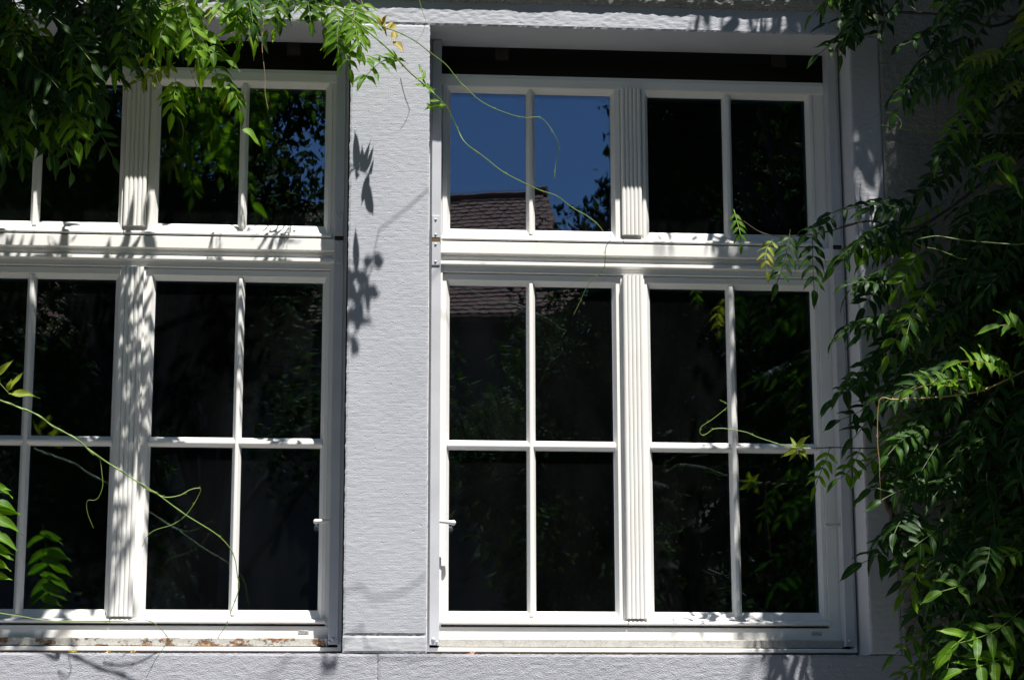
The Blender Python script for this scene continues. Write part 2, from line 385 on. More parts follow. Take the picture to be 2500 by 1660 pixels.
def window(wl, wr, flute, LG, RG, lmid, rmid, label, strip, nameplate):
    win = empty('window', ((wl + wr) / 2, .2, ZB)); tag(win, label, 'window', 'white casement windows')
    f0, f1 = flute
    inv = Matrix.Translation(-Vector(win.location))
    # fixed frame: head, jambs, sill rail
    sx0, sx1 = wl + .047, wr - .047
    fr = MB()
    fr.prism_x([(.206, 2.286), (.198, 2.290), (.198, 2.318), (.203, 2.322), (.203, 2.330), (.27, 2.330), (.27, 2.286)], wl + .018, wr - .018)
    fr.box(wl + .018, LG[0] - .024, .2035, .27, ZB + .05, 2.286); fr.box(RG[1] + .024, wr - .018, .2035, .27, ZB + .05, 2.286)
    fr.prism_x([(.199, .484), (.1975, .486), (.1975, .520), (.200, .5235), (.214, .5245), (.27, .5245), (.27, .484)], wl + .030, wr - .030)
    fr.build('frame', M_white, win)
    # transom with stepped mouldings
    t = MB()
    t.prism_x([(.26, 1.7635), (.205, 1.7635), (.1925, 1.761), (.1895, 1.758), (.1888, 1.722), (.192, 1.7195), (.2075, 1.7190), (.2075, 1.7125), (.2045, 1.7120), (.2045, 1.7080), (.2100, 1.7075),
               (.2100, 1.7015), (.2065, 1.7010), (.2065, 1.6970), (.2050, 1.6965), (.1945, 1.6955), (.193, 1.694), (.193, 1.6855), (.1945, 1.684), (.2055, 1.6835), (.209, 1.679), (.2065, 1.677),
               (.2065, 1.668), (.2045, 1.6665), (.2045, 1.6625), (.209, 1.661), (.26, 1.661)], wl + .030, wr - .030)
    t.build('transom', M_white, win)
    # fluted astragals, one per storey of sashes
    def astragal(z0, z1, a, b):
        n = 5; wv = (b - a) / n; prof = [(a, .215), (a, .1885)]
        for k in range(n):
            c = a + wv * k
            for q in (.08, .3, .55, .8, .95):
                prof.append((c + wv * q, .1885 - .0042 * math.sin(math.pi * q) ** .7))
            if k < n - 1: prof.append((c + wv, .1915))
        prof += [(b, .1885), (b, .215)]
        m = MB(); m.prism_z(prof, z0, z1); m.build('fluted_post', M_white, win)
    astragal(.5505, 1.657, f0, f1)
    astragal(1.792, 2.291, f0 - .0005, f1 - .0005)
    mc = (f0 + f1) / 2
    # sashes: glass limits
    for (z0, z1, gb, gt, zb) in ((.5300, 1.659, .575, 1.623, (1.0855, 1.117)), (1.7705, 2.292, 1.809, 2.272, None)):
        sash(win, LG[0] - .028, f0 - .0015 - .001, z0, z1, (LG[0], LG[1], gb, gt), lmid, 1, LG[0] - .027, f0 + .0005, zb)
        sash(win, f1 + .003, RG[1] + .024, z0, z1, (RG[0], RG[1], gb, gt), rmid, 1, f0 + .0035, RG[1] + .024, zb)
    # rebate piece behind post
    m = MB(); m.box(f0 - .006, f1 + .006, .207, .26, .53, 1.655); m.box(f0 - .006, f1 + .006, .207, .26, 1.77, 2.287); m.build('centre_post', M_white, win)
    # sill strip with old paint, white ledge and putty line
    m = MB(); m.box(wl + .046, wr - .046, .166, .215, .4595, .4835, .0015); m.build('sill_strip', strip, win)
    m = MB()
    m.ring(wl + .004, wr - .004, ZB + .0165, ZT + .02, [(0, 0, .20), (0, 0, .152), (.0015, .002, .150), (.0110, .0105, .150), (.0120, .0125, .152), (.0120, .0125, .20)])
    m.build('casing', M_white, win)
    m = MB(); m.box(wl + .001, wr - .001, .158, .2, ZB + .0005, ZB + .0155); m.build('putty_line', M_gap, win)
    # dark fillers behind rails and in the shutter slot
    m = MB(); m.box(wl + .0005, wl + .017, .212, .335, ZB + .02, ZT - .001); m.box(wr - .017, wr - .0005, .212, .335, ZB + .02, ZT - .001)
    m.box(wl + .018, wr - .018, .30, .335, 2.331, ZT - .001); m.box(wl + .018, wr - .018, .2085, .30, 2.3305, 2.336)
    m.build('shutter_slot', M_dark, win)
    m = MB(); cx = wl + .225; m.box(cx, cx + .045, .204, .225, 2.386, 2.424, .002); cx = wr - .21; m.box(cx, cx + .045, .204, .225, 2.386, 2.424, .002)
    m.build('slot_clip', mat_clip, win)
    # steel guide rails with straps, rivets, stay pins
    for sgn, xr_ in ((1, wl), (-1, wr)):
        a, b = (xr_ + .0145, xr_ + .0445) if sgn > 0 else (xr_ - .0445, xr_ - .0145)
        m = MB(); m.box(a, b, .135, .149, .463, 2.424, .0012)
        m.box(a if sgn < 0 else b - .004, b if sgn > 0 else a + .004, .1495, .196, .463, 2.424)
        rail = m.build('guide_rail', M_steel, win)
        m = MB(); m.box(a + .001, b - .003, .1315, .1348, 1.665, 1.741, .001); m.box(a + .001, b - .003, .1315, .1348, 1.756, 1.829, .001)
        m.build('strap', M_steel, rail)
        m = MB(); m.box(a + .001, b - .001, .1325, .1348, 1.7412, 1.7552); m.build('joint_gap', M_gap if sgn > 0 else M_dark, rail)
        cxr = (a + b) / 2 - .002
        rv = None
        for zz, rr in ((1.677, .0042), (1.734, .0042), (1.766, .0042), (1.816, .0042), (.4795, .0066), (.472, .0042)):
            yy = .1313 if zz > 1 else .1348; xx = cxr if zz != .472 else cxr + .010 * sgn
            if rv is None or rr > .005 or zz < .475:
                k = MB(); k.dome((0, 0, 0), rr, .8); o = k.build('rivet', M_steel, rail, True)
                if rr < .005 and zz > 1: rv = o
            else:
                o = rv.copy(); scene.collection.objects.link(o); o.parent = rail
            o.location = (xx, yy, zz)
        px0 = b - .002 if sgn > 0 else a + .002
        pts = [(px0 + sgn * q, .160 - dy_, .848 - q * .10) for q, dy_ in ((0, 0), (.012, .002), (.035, .004), (.047, .0055), (.0515, .006), (.054, .006))]
        m = MB(); m.tube(pts, [.0046, .0052, .0068, .0086, .0066, .002], 12); m.build('stay_pin', M_pin, win, True)
    # little maker's plate
    if nameplate is not None:
        cxn = wr - .122
        m = MB(); m.box(cxn - .0165, cxn + .0165, .1962, .1974, .4995, .5125, .0006); pl = m.build('maker_plate', M_plate, win)
        m = MB(); m.box(cxn - .015, cxn + .015, .1957, .1961, .501, .511); m.build('plate_face', M_platef, pl)
        cu = bpy.data.curves.new('plate_lettering', 'FONT'); cu.body = 'PaXos'; cu.size = .0105; cu.extrude = .0002
        cu.align_x = 'CENTER'; cu.align_y = 'CENTER'
        to = bpy.data.objects.new('plate_lettering', cu); scene.collection.objects.link(to)
        to.location = (cxn, .1954, .506); to.rotation_euler = (R(90), 0, 0); to.data.materials.append(M_ink); 
        bpy.context.view_layer.update()
        me = bpy.data.meshes.new_from_object(to.evaluated_get(bpy.context.evaluated_depsgraph_get()))
        o2 = link('plate_lettering', me, M_ink, pl); o2.location = to.location; o2.rotation_euler = to.rotation_euler
        bpy.data.objects.remove(to); o2.name = 'plate_lettering'
    for ch in win.children: ch.matrix_parent_inverse = inv
    return win
mat_clip = mat_paint('rusty clip', (.022, .013, .012), .8)
M_plate = mat_paint('plate edge grey', (.35, .36, .38), .4); M_platef = mat_paint('plate face', (.60, .61, .62), .4); M_ink = mat_paint('black ink', (.02, .02, .025), .5)
window(WL2, WR2, (.911, .977), (.351, .879), (1.003, 1.532), (.599, .628), (1.252, 1.283),
       'white four-light window right of the grey pillar, sky and tiled roof reflected in its upper panes', M_crack, True)
window(WL1, WR1, (-.696, -.626), (-1.245, -.716), (-.590, -.0575), (-.994, -.964), (-.334, -.306),
       'white window left of the grey pillar, behind hanging wisteria, peeling paint along its sill', M_peel, True)

# ---------------------------------------------------------------- leaves
def leaflet_mesh(L, W, rg, curl=.25, fold=.35, wave=.10):
    """leaflet along +X, width Y, up +Z ; returns verts, faces, uv"""
    n = 8; vs = []; uv = []
    ph = rg.uniform(0, 6); tw = rg.uniform(-.3, .3)
    for i in range(n + 1):
        u = i / n
        wd = W * .5 * (math.sin(math.pi * min(1, u ** .72)) ** .85) * (1 - .22 * u) if 0 < u < 1 else .0006
        if i == n - 1: wd *= .55
        z = -curl * L * u * u + .0
        for s in (-1, 0, 1):
            wv = wave * W * math.sin(ph + u * 9 + (1.7 if s > 0 else 0)) * (1 if s else 0)
            y = s * wd; zz = z + abs(s) * wd * fold + wv + s * tw * wd * u
            vs.append((L * u, y, zz)); uv.append((u, .5 + .5 * s * (wd / (W * .5 + 1e-6))))
    fs = []
    for i in range(n):
        a = i * 3; fs += [(a, a + 3, a + 4, a + 1), (a + 1, a + 4, a + 5, a + 2)]
    return vs, fs, uv
def frame_mat(d, up):
    x = d.normalized(); y = up.cross(x)
    if y.length < 1e-4: y = Vector((0, 1, 0)).cross(x)
    y.normalize(); z = x.cross(y)
    return Matrix((x, y, z)).transposed()
LEAFLETS = [leaflet_mesh(1.0, rnd.uniform(.29, .40), rnd, rnd.uniform(.05, .35), rnd.uniform(.15, .55), rnd.uniform(.06, .16)) for _ in range(10)]
LV = [np.array(l[0]) for l in LEAFLETS]; LF = LEAFLETS[0][1]; LU = [np.array(l[2]) for l in LEAFLETS]
LFn = np.array(LF)
LOOPUV = [u[LFn.ravel()] for u in LU]
def tube_np(pts, rad):
    m = MB(); m.tube(pts, rad, 5, False); return np.array(m.v), m.f
def compound(pts, up, n, ll, rg, droop=.35, fwd=.55, jit=.25, first=.16):
    """pinnate leaf along the 3D polyline; returns list of (rot, loc, size, leaflet index, shade) and rachis points"""
    P = smooth_path(pts, 5); L = [0]
    for i in range(1, len(P)): L.append(L[-1] + (P[i] - P[i - 1]).length)
    T = L[-1]
    def along(s):
        s *= T
        for i in range(1, len(P)):
            if L[i] >= s or i == len(P) - 1:
                k = (s - L[i - 1]) / max(1e-6, L[i] - L[i - 1]); return P[i - 1].lerp(P[i], min(1, k)), (P[i] - P[i - 1]).normalized()
    out = []; down = Vector((0, 0, -1)); shade0 = rg.uniform(.1, .8)
    for i in range(n):
        s = first + (1 - first) * .97 * i / n
        p, t = along(s); side = up.cross(t).normalized()
        for sg in (-1, 1):
            d = side * sg + t * (fwd + rg.uniform(-.15, .25)) + down * (droop + rg.uniform(-.2, .25)) + Vector([rg.uniform(-jit, jit) * .5 for _ in range(3)])
            u = (up + side * sg * -.15 + Vector([rg.uniform(-jit, jit) for _ in range(3)])).normalized()
            sz = ll * (.82 + .28 * math.sin(math.pi * (i + .7) / (n + .6))) * rg.uniform(.85, 1.1)
            out.append((frame_mat(d, u), p, sz, rg.randrange(10), min(1, max(0, shade0 + rg.uniform(-.3, .3)))))
    p, t = along(1.0)
    out.append((frame_mat(t + down * .2, up), p, ll * 1.02, rg.randrange(10), shade0))
    return out, P
def build_mesh(name, items, stems, mat, stem_mat=None, mats=None):
    """items: (rot,loc,size,idx,shade[,matidx]); one mesh"""
    V = []; F = []; UV = []; SH = []; MI = []; base = 0
    for it in items:
        rot, loc, sz, ix, sh = it[:5]
        Rm = np.array(rot)
        v = LV[ix] * sz @ Rm.T + np.array(loc)
        V.append(v); F.append(LFn + base); UV.append(LOOPUV[ix]); SH.append(np.full(len(v), sh)); MI.append(np.full(len(LFn), it[5] if len(it) > 5 else 0)); base += len(v)
    for pts, rad in stems:
        v, f = tube_np(pts, rad); f = np.array(f)
        V.append(v); F.append(f + base); UV.append(np.full((f.size, 2), .5)); SH.append(np.full(len(v), .8)); MI.append(np.full(len(f), 1 if mats is None else len(mats) - 1)); base += len(v)
    V = np.concatenate(V); F = np.concatenate(F); UV = np.concatenate(UV); SH = np.concatenate(SH); MI = np.concatenate(MI)
    me = bpy.data.meshes.new(name)
    me.vertices.add(len(V)); me.vertices.foreach_set('co', V.astype(np.float32).ravel())
    me.loops.add(F.size); me.loops.foreach_set('vertex_index', F.astype(np.int32).ravel())
    me.polygons.add(len(F)); me.polygons.foreach_set('loop_start', np.arange(0, F.size, 4, dtype=np.int32))
    me.polygons.foreach_set('material_index', MI.astype(np.int32)); me.polygons.foreach_set('use_smooth', np.ones(len(F), dtype=bool))
    a = me.attributes.new('shade', 'FLOAT', 'POINT'); a.data.foreach_set('value', SH.astype(np.float32))
    u = me.uv_layers.new(name='UVMap'); u.data.foreach_set('uv', UV.astype(np.float32).ravel())
    for m_ in (mats or [mat, stem_mat or mat]): me.materials.append(m_)
    me.update(); me.validate(); return me
# generic leaf variants, base at origin, along +X, up +Z, drooping
VAR = {}
def variants(mat, smat, n=9, seed=1):
    rg = random.Random(seed); out = []
    for k in range(n):
        Lr = rg.uniform(.19, .29); dr = rg.uniform(.15, .5); sd = rg.uniform(-.12, .12)
        pts = [Vector((0, 0, 0)), Vector((Lr * .35, sd * Lr * .3, -.04 * dr)), Vector((Lr * .7, sd * Lr, -.20 * dr * Lr)), Vector((Lr * .97, sd * Lr * 1.6, -.5 * dr * Lr))]
        items, P = compound(pts, Vector((0, 0, 1)), rg.choice((4, 4, 5, 5)), rg.uniform(.072, .094), rg, droop=rg.uniform(.2, .6))
        out.append((items, [(P, [.0016] * len(P))]))
    return out
VG = variants(L_green, M_shoot, 10, 3)
MESHV = {}
def variant_mesh(k, mat):
    key = (k, mat.name)
    if key not in MESHV: MESHV[key] = build_mesh('leaf', VG[k][0], VG[k][1], mat, M_rachis)
    return MESHV[key]
def place_leaf(parent, loc, d, up, mat, k=None, sc=1.0):
    me = variant_mesh(rnd.randrange(10) if k is None else k, mat)
    o = bpy.data.objects.new('leaf', me); scene.collection.objects.link(o)
    M = frame_mat(d, up).to_4x4(); M.translation = loc
    o.parent = parent; o.matrix_parent_inverse = Matrix.Translation(-Vector(parent.location)); o.matrix_basis = M @ Matrix.Scale(sc, 4)
    return o
def hero_leaf(parent, pix, p, n, ll, mat, up=None, droop=.35, fwd=.5, seed=0, smat=None, split=True, jit=.25):
    """compound leaf at given places, each leaflet its own sub-part"""
    rg = random.Random(seed + 100)
    m_ = len(pix)
    pts = [at(a, b, p + .03 * math.sin(3 * i / m_) + .02 * i / m_) for i, (a, b) in enumerate(pix)]
    up = (up or Vector((rg.uniform(-.2, .2), -.75, .65))).normalized()
    items, P = compound(pts, up, n, ll, rg, droop, fwd, jit)
    smat = smat or (M_rachis if mat is L_green else M_shoot)
    t = MB(); t.tube(P, .0013, 5); leaf = t.build('leaf', smat or M_shoot, parent)
    leaf.matrix_parent_inverse = Matrix.Translation(-Vector(parent.location))
    if not split:
        me = build_mesh('leaflets', items, [(P[:2], [.001, .001])], mat, smat or M_shoot); link('leaflets', me, None, leaf); return leaf
    for it in items:
        key = (it[3], mat.name, int(it[4] * 4))
        if key not in MESHV: MESHV[key] = build_mesh('leaflet', [(Matrix.Identity(3), Vector(), 1.0, it[3], int(it[4] * 4) / 4)], [([Vector((-.03, 0, 0)), Vector((.01, 0, 0))], [.012, .01])], mat, smat or M_shoot)
        o = bpy.data.objects.new('leaflet', MESHV[key]); scene.collection.objects.link(o); o.parent = leaf
        M = it[0].to_4x4(); M.translation = it[1]; o.matrix_basis = M @ Matrix.Scale(it[2], 4)
    return leaf
def single_leaflet(parent, pa, pb, p, mat, upv=None, wsc=1, ix=None, dp=.01):
    a = at(*pa, p); b = at(*pb, p + dp); L = (b - a).length
    up = (upv or Vector((rnd.uniform(-.4, .4), -.8, rnd.uniform(.1, .7)))).normalized()
    ix = rnd.randrange(10) if ix is None else ix
    key = (ix, mat.name, 2)
    if key not in MESHV: MESHV[key] = build_mesh('leaflet', [(Matrix.Identity(3), Vector(), 1.0, ix, .5)], [([Vector((-.03, 0, 0)), Vector((.01, 0, 0))], [.012, .01])], mat, M_shoot)
    o = bpy.data.objects.new('leaflet', MESHV[key]); scene.collection.objects.link(o); o.parent = parent
    M = frame_mat(b - a, up).to_4x4(); M.translation = a
    o.matrix_parent_inverse = Matrix.Translation(-Vector(parent.location)); o.matrix_basis = M @ Matrix.Diagonal((L, L * wsc, L, 1)); return o
# crops used while measuring: (x0,y0) of a 2.6133x enlargement
def C(x0, y0, pts): return [(x0 + a / 2.6133, y0 + b / 2.6133) for a, b in pts]
def stem(name, parent, pix, p, r0, r1, mat, knots=True, sides=6, twist=0):
    m_ = len(pix); pp = p if isinstance(p, (list, tuple)) else [p] * m_
    if len(pp) == 2 and m_ != 2: pp = [pp[0] + (pp[1] - pp[0]) * i / (m_ - 1) for i in range(m_)]
    P = smooth_path([at(a, b, q) for (a, b), q in zip(pix, pp)], 5); n = len(P)
    rad = [(r0 + (r1 - r0) * i / (n - 1)) for i in range(n)]
    if knots:
        for i in range(4, n - 1, 9): rad[i] *= 1.45
    m = MB(); m.tube(P, rad, sides)
    if twist:   # second stem wound round the first
        Q = []
        for i, q in enumerate(P):
            t = (P[min(i + 1, n - 1)] - P[max(i - 1, 0)]).normalized(); a = t.cross(Vector((0, 1, 0))).normalized(); b = t.cross(a)
            an = i * .75; Q.append(q + (a * math.cos(an) + b * math.sin(an)) * (r0 * twist))
        m.tube(Q, [r * .75 for r in rad], sides)
    if knots:
        for i in range(4, n - 1, 9):
            t = (P[i + 1] - P[i - 1]).normalized(); s_ = t.cross(Vector((0, 1, 0))).normalized() * (1 if (i // 9) % 2 else -1)
            m.tube([P[i], P[i] + s_ * .006 + t * .004], [rad[i] * .7, rad[i] * .15], 5)
    o = m.build(name, mat, parent, True); o.matrix_parent_inverse = Matrix.Translation(-Vector(parent.location)); return o
def vine(name, label, cat, px, py, p=.15, group=None):
    o = empty(name, at(px, py, p)); return tag(o, label, cat, group)
def inpoly(x, y, poly):
    c = False; j = len(poly) - 1
    for i in range(len(poly)):
        xi, yi = poly[i]; xj, yj = poly[j]
        if (yi > y) != (yj > y) and x < (xj - xi) * (y - yi) / (yj - yi) + xi: c = not c
        j = i
    return c
def scatter(parent, poly, n, p0, p1, ddir, spread, mat, sc=(.70, .96), matf=None):
    xs = [a for a, b in poly]; ys = [b for a, b in poly]; k = 0; out = []
    while k < n:
        x = rnd.uniform(min(xs), max(xs)); y = rnd.uniform(min(ys), max(ys))
        if not inpoly(x, y, poly): continue
        k += 1; p = rnd.uniform(p0, p1)
        d = Vector(ddir) + Vector([rnd.uniform(-spread, spread) for _ in range(3)])
        up = Vector((rnd.uniform(-.35, .35), rnd.uniform(-1.0, -.1), rnd.uniform(.35, 1)))
        mm = matf(x, y, p) if matf else mat
        loc = at(x, y, p)
        out.append(place_leaf(parent, loc, d, up, mm, None, rnd.uniform(*sc)))
    return out
def foliage_mass(parent, name, boxes, mat, seed=5, shear=None):
    """stuff: merged compound leaves outside the picture, kept on one mesh; boxes = (x0,x1,y0,y1,z0,z1,count)"""
    rg = random.Random(seed); V = []; F = []; UV = []; SH = []; base = 0
    cache = []
    for items, st in VG:
        v = []; f = []; u = []; s = []; b = 0
        for rot, loc, sz, ix, sh in items:
            q = LV[ix] * sz @ np.array(rot).T + np.array(loc); v.append(q); f.append(LFn + b); u.append(LOOPUV[ix]); s.append(np.full(len(q), sh)); b += len(q)
        cache.append((np.concatenate(v), np.concatenate(f), np.concatenate(u), np.concatenate(s)))
    spots = [(rg.uniform(x0, x1), rg.uniform(y0, y1), rg.uniform(z0, z1)) for x0, x1, y0, y1, z0, z1, n in boxes for _ in range(n)]
    if shear:       # crown whose leaves lie up-sun of a patch of wall
        for x0, x1, z0, z1, p0, p1, zmin, n, soft in shear:
            k = 0
            while k < n:
                xw = rg.uniform(x0, x1); zw = rg.uniform(z0, z1); p = rg.uniform(p0, p1)
                if zw + 2.6 * p < zmin or rg.random() > min(1, .12 + (xw - x0) * soft): continue
                if any(math.hypot(xw - a, zw - b) < c + .07 for a, b, c in HOLES): k += .2; continue
                spots.append((xw + .47 * p, -p, zw + 2.6 * p)); k += 1
    if True:
        for sp_ in spots:
            v, f, u, s = cache[rg.randrange(10)]
            d = Vector((rg.uniform(-1, 1), rg.uniform(-1, .4), rg.uniform(-.9, .1))); up = Vector((rg.uniform(-.5, .5), rg.uniform(-.6, .3), 1))
            Rm = np.array(frame_mat(d, up)); loc = np.array(sp_)
            V.append(v @ Rm.T * rg.uniform(.85, 1.15) + loc); F.append(f + base); UV.append(u); SH.append(s); base += len(v)
    V = np.concatenate(V); F = np.concatenate(F); UV = np.concatenate(UV); SH = np.concatenate(SH)
    me = bpy.data.meshes.new(name)
    me.vertices.add(len(V)); me.vertices.foreach_set('co', V.astype(np.float32).ravel())
    me.loops.add(F.size); me.loops.foreach_set('vertex_index', F.astype(np.int32).ravel())
    me.polygons.add(len(F)); me.polygons.foreach_set('loop_start', np.arange(0, F.size, 4, dtype=np.int32))
    a = me.attributes.new('shade', 'FLOAT', 'POINT'); a.data.foreach_set('value', SH.astype(np.float32))
    uu = me.uv_layers.new(name='UVMap'); uu.data.foreach_set('uv', UV.astype(np.float32).ravel())
    me.materials.append(mat); me.update(); me.validate()
    o = link(name, me, None, parent); o['kind'] = 'stuff'
    o.matrix_parent_inverse = Matrix.Translation(-Vector(parent.location)); return o

HOLES = []
for hx, hy, hp, hr in ((2150, 250, 0, .19), (2150, 440, 0, .19), (2230, 220, 0, .05), (2250, 940, .63, .16), (2360, 900, .63, .16), (2460, 830, .63, .12), (2400, 1580, .6, .17), (2300, 1540, .6, .12), (2430, 1350, .55, .07), (2020, 1150, .15, .06), (2120, 250, 0, .03), (2125, 460, 0, .05), (2105, 350, 0, .03), (2120, 520, 0, .03),
                       (2400, 150, .5, .1), (2450, 410, .6, .1), (2440, 590, .6, .12), (1935, 1100, .13, .06), (2230, 330, .25, .06), (2460, 700, .2, .05)):
    q = at(hx, hy, hp); HOLES.append((q.x - .47 * hp, q.z - 2.6 * hp, hr))
# ---------------------------------------------------------------- left wisteria
LVN = vine('wisteria_vine', 'leafy green wisteria hanging over the upper left window', 'vine', 200, 60, .25)
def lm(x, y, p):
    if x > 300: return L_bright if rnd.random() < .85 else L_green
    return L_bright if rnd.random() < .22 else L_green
# dense dark mass, leaves pointing down and out
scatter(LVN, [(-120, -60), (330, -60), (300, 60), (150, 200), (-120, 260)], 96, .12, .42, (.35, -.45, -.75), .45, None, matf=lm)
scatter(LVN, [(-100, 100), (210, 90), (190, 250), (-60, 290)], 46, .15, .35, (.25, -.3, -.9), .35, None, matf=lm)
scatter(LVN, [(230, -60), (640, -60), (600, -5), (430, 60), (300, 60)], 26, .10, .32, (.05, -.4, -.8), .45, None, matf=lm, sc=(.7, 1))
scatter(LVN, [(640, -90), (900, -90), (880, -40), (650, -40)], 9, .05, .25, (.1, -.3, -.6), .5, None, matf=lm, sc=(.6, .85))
for i, (pix, p, n, ll, mt, dr) in enumerate([
    (C(0, 0, [(1060, 330), (1160, 300), (1300, 310), (1430, 370)]), .22, 5, .062, L_bright, .3),
    (C(0, 0, [(1120, 400), (1050, 440), (960, 490), (880, 520)]), .22, 5, .058, L_yellow, .3),
    (C(0, 0, [(1270, 150), (1310, 260), (1350, 380), (1390, 500)]), .20, 5, .07, L_bright, .1),
    (C(0, 0, [(1330, 460), (1430, 510), (1500, 600), (1530, 700)]), .20, 5, .06, L_bright, .4),
    (C(0, 0, [(1120, 500), (1120, 560), (1105, 640), (1095, 720)]), .20, 4, .062, L_bright, .5),
    (C(0, 0, [(560, 330), (640, 400), (690, 450), (740, 480)]), .30, 4, .07, L_green, .5),
    (C(0, 0, [(420, 440), (520, 520), (580, 560), (610, 600)]), .30, 5, .066, L_green, .5),
    (C(0, 0, [(300, 640), (380, 760), (430, 860), (470, 960)]), .28, 3, .06, L_green, .6),
    (C(0, 0, [(80, 420), (120, 520), (130, 640), (150, 760)]), .28, 5, .06, L_green, .5),
    (C(0, 0, [(250, 250), (350, 330), (440, 400), (520, 440)]), .34, 5, .07, L_green, .4),
    (C(0, 0, [(60, 60), (100, 140), (130, 180), (160, 230)]), .40, 5, .05, L_yellow, .5),
    (C(0, 0, [(2130, 20), (2160, 130), (2150, 230), (2160, 340)]), .17, 6, .062, L_bright, .35),
    (C(0, 0, [(2220, -20), (2260, 80), (2240, 180), (2150, 240)]), .18, 6, .060, L_bright, .35),
    (C(0, 0, [(2300, -10), (2330, 90), (2320, 190), (2300, 290)]), .16, 5, .060, L_bright, .3),
    (C(0, 0, [(2180, 230), (2190, 300), (2210, 370), (2230, 440)]), .17, 4, .056, L_bright, .3),
    (C(0, 0, [(1520, -40), (1560, 60), (1590, 150), (1650, 230)]), .16, 4, .062, L_green, .5),
    (C(0, 0, [(1780, -60), (1760, 0), (1760, 40), (1765, 70)]), .12, 2, .09, L_green, .6),
    (C(0, 0, [(1840, -20), (1880, 30), (1900, 60), (1930, 90)]), .12, 2, .07, L_green, .3),
    (C(0, 0, [(1320, 20), (1350, 60), (1380, 90), (1420, 120)]), .16, 3, .05, L_yellow, .1),
    (C(0, 0, [(900, 60), (920, 120), (910, 200), (880, 280)]), .24, 4, .06, L_green, .4),
]): hero_leaf(LVN, pix, p, n, ll, mt, droop=dr, seed=i)
single_leaflet(LVN, C(0, 0, [(920, 370)])[0], C(0, 0, [(832, 430)])[0], .2, L_yellow, wsc=1.5)
single_leaflet(LVN, C(0, 0, [(930, 345)])[0], C(0, 0, [(1030, 392)])[0], .2, L_yellow)
single_leaflet(LVN, C(0, 0, [(935, 10)])[0], C(0, 0, [(900, 80)])[0], .2, L_yellow)
single_leaflet(LVN, C(0, 0, [(1545, 818)])[0], C(0, 0, [(1670, 918)])[0], .2, L_bright)
stem('stem', LVN, C(0, 0, [(560, 130), (630, 120), (720, 122), (820, 150), (900, 190), (980, 260), (1065, 335)]), .24, .0019, .0014, M_shoot, False)
stem('stem', LVN, C(0, 0, [(1180, -60), (1230, 60), (1270, 160), (1262, 300), (1250, 420), (1230, 470)]), .2, .0018, .0012, M_dry)
for q in ([(1215, 450), (1250, 540), (1270, 640), (1290, 690), (1308, 722)], [(1690, 20), (1680, 150), (1672, 300), (1690, 480), (1692, 600), (1712, 702)], [(1150, 760), (1170, 825), (1165, 890)],
          [(1120, -10), (1200, 40), (1240, 120), (1280, 140)], [(880, -30), (1000, 40), (1150, 10), (1260, 60)]):
    stem('dry_stalk', LVN, C(0, 0, q), .18, .0013, .0007, M_dry, False, 5)
stem('woody_stem', LVN, [(-160, -30), (100, -20), (350, -45), (620, -55), (820, -20), (900, 25)], [.25, .2, .2, .15, .12, .12], .006, .003, M_wood)
foliage_mass(LVN, 'foliage', [(-2.4, -1.35, -.55, -.08, 1.9, 3.1, 80), (-1.35, -.62, -.5, -.12, 2.62, 3.0, 45)], L_green, 8, shear=[(-1.75, -.85, 1.0, 2.2, .45, 1.2, 2.76, 250, 9), (-1.75, -.72, 1.45, 1.95, .5, .9, 2.76, 110, 9)])

# ---------------------------------------------------------------- free shoots
s1 = vine('wisteria_shoot', 'thin green shoot arching across the blue upper pane and curling down, the higher of two', 'shoot', 800, 20, .16, 'long wisteria shoots')
stem('stem', s1, C(800, 0, [(-60, 30), (0, 45), (90, 58), (180, 75), (270, 115), (350, 170), (450, 208), (560, 265), (650, 335), (755, 415), (830, 510), (900, 580), (960, 635), (1035, 680), (1100, 708), (1200, 742), (1270, 752), (1350, 750), (1400, 790), (1440, 850), (1470, 910), (1472, 970), (1455, 1050), (1447, 1140)]), [.78, .76, .75, .74, .72, .70, .68, .64, .60, .57, .55, .55, .54, .53, .52, .5, .48, .46, .45, .45, .44, .43, .42, .42], .0019, .0008, M_shoot)
s1b = vine('wisteria_sprig', 'tuft of young bronze leaflets beside the top of the pillar', 'sprig', 900, 50, .16)
stem('stem', s1b, C(800, 0, [(90, 56), (180, 73), (270, 113), (350, 168), (440, 206)]), .16, .0014, .0009, M_shoot, False)
for i, (a, b) in enumerate([((350, 165), (298, 100)), ((350, 165), (372, 78)), ((360, 172), (318, 70)), ((385, 185), (415, 125)), ((400, 190), (445, 148)), ((345, 165), (385, 230)), ((430, 200), (412, 255)), ((440, 205), (430, 260)), ((420, 265), (490, 328)), ((395, 190), (350, 180))]):
    q = C(800, 0, [a, b]); single_leaflet(s1b, q[0], q[1], .16, L_bronze, wsc=1.15, dp=rnd.choice((-.028, -.02, .02, .03)))
s2 = vine('wisteria_shoot', 'long green shoot sagging from the pillar top down across the right window transom', 'shoot', 840, 40, .16, 'long wisteria shoots')
stem('stem', s2, C(800, 0, [(40, 40), (130, 105), (270, 215), (380, 310), (450, 385), (520, 460), (600, 530), (690, 610), (750, 675), (790, 745), (830, 830), (880, 915), (1000, 1005), (1100, 1085), (1190, 1137), (1350, 1213), (1460, 1250), (1560, 1325), (1650, 1375), (1720, 1430), (1770, 1490), (1812, 1515), (1775, 1577), (1770, 1657), (1765, 1707), (1740, 1742), (1680, 1792), (1640, 1857), (1610, 1927), (1567, 2012)]), [.85, .84, .82, .80, .76, .72, .66, .62, .58, .56, .54, .55, .54, .53, .52, .5, .48, .46, .45, .44, .43, .42, .4, .4, .38, .38, .37, .36, .35, .34], .0021, .0008, M_shoot)
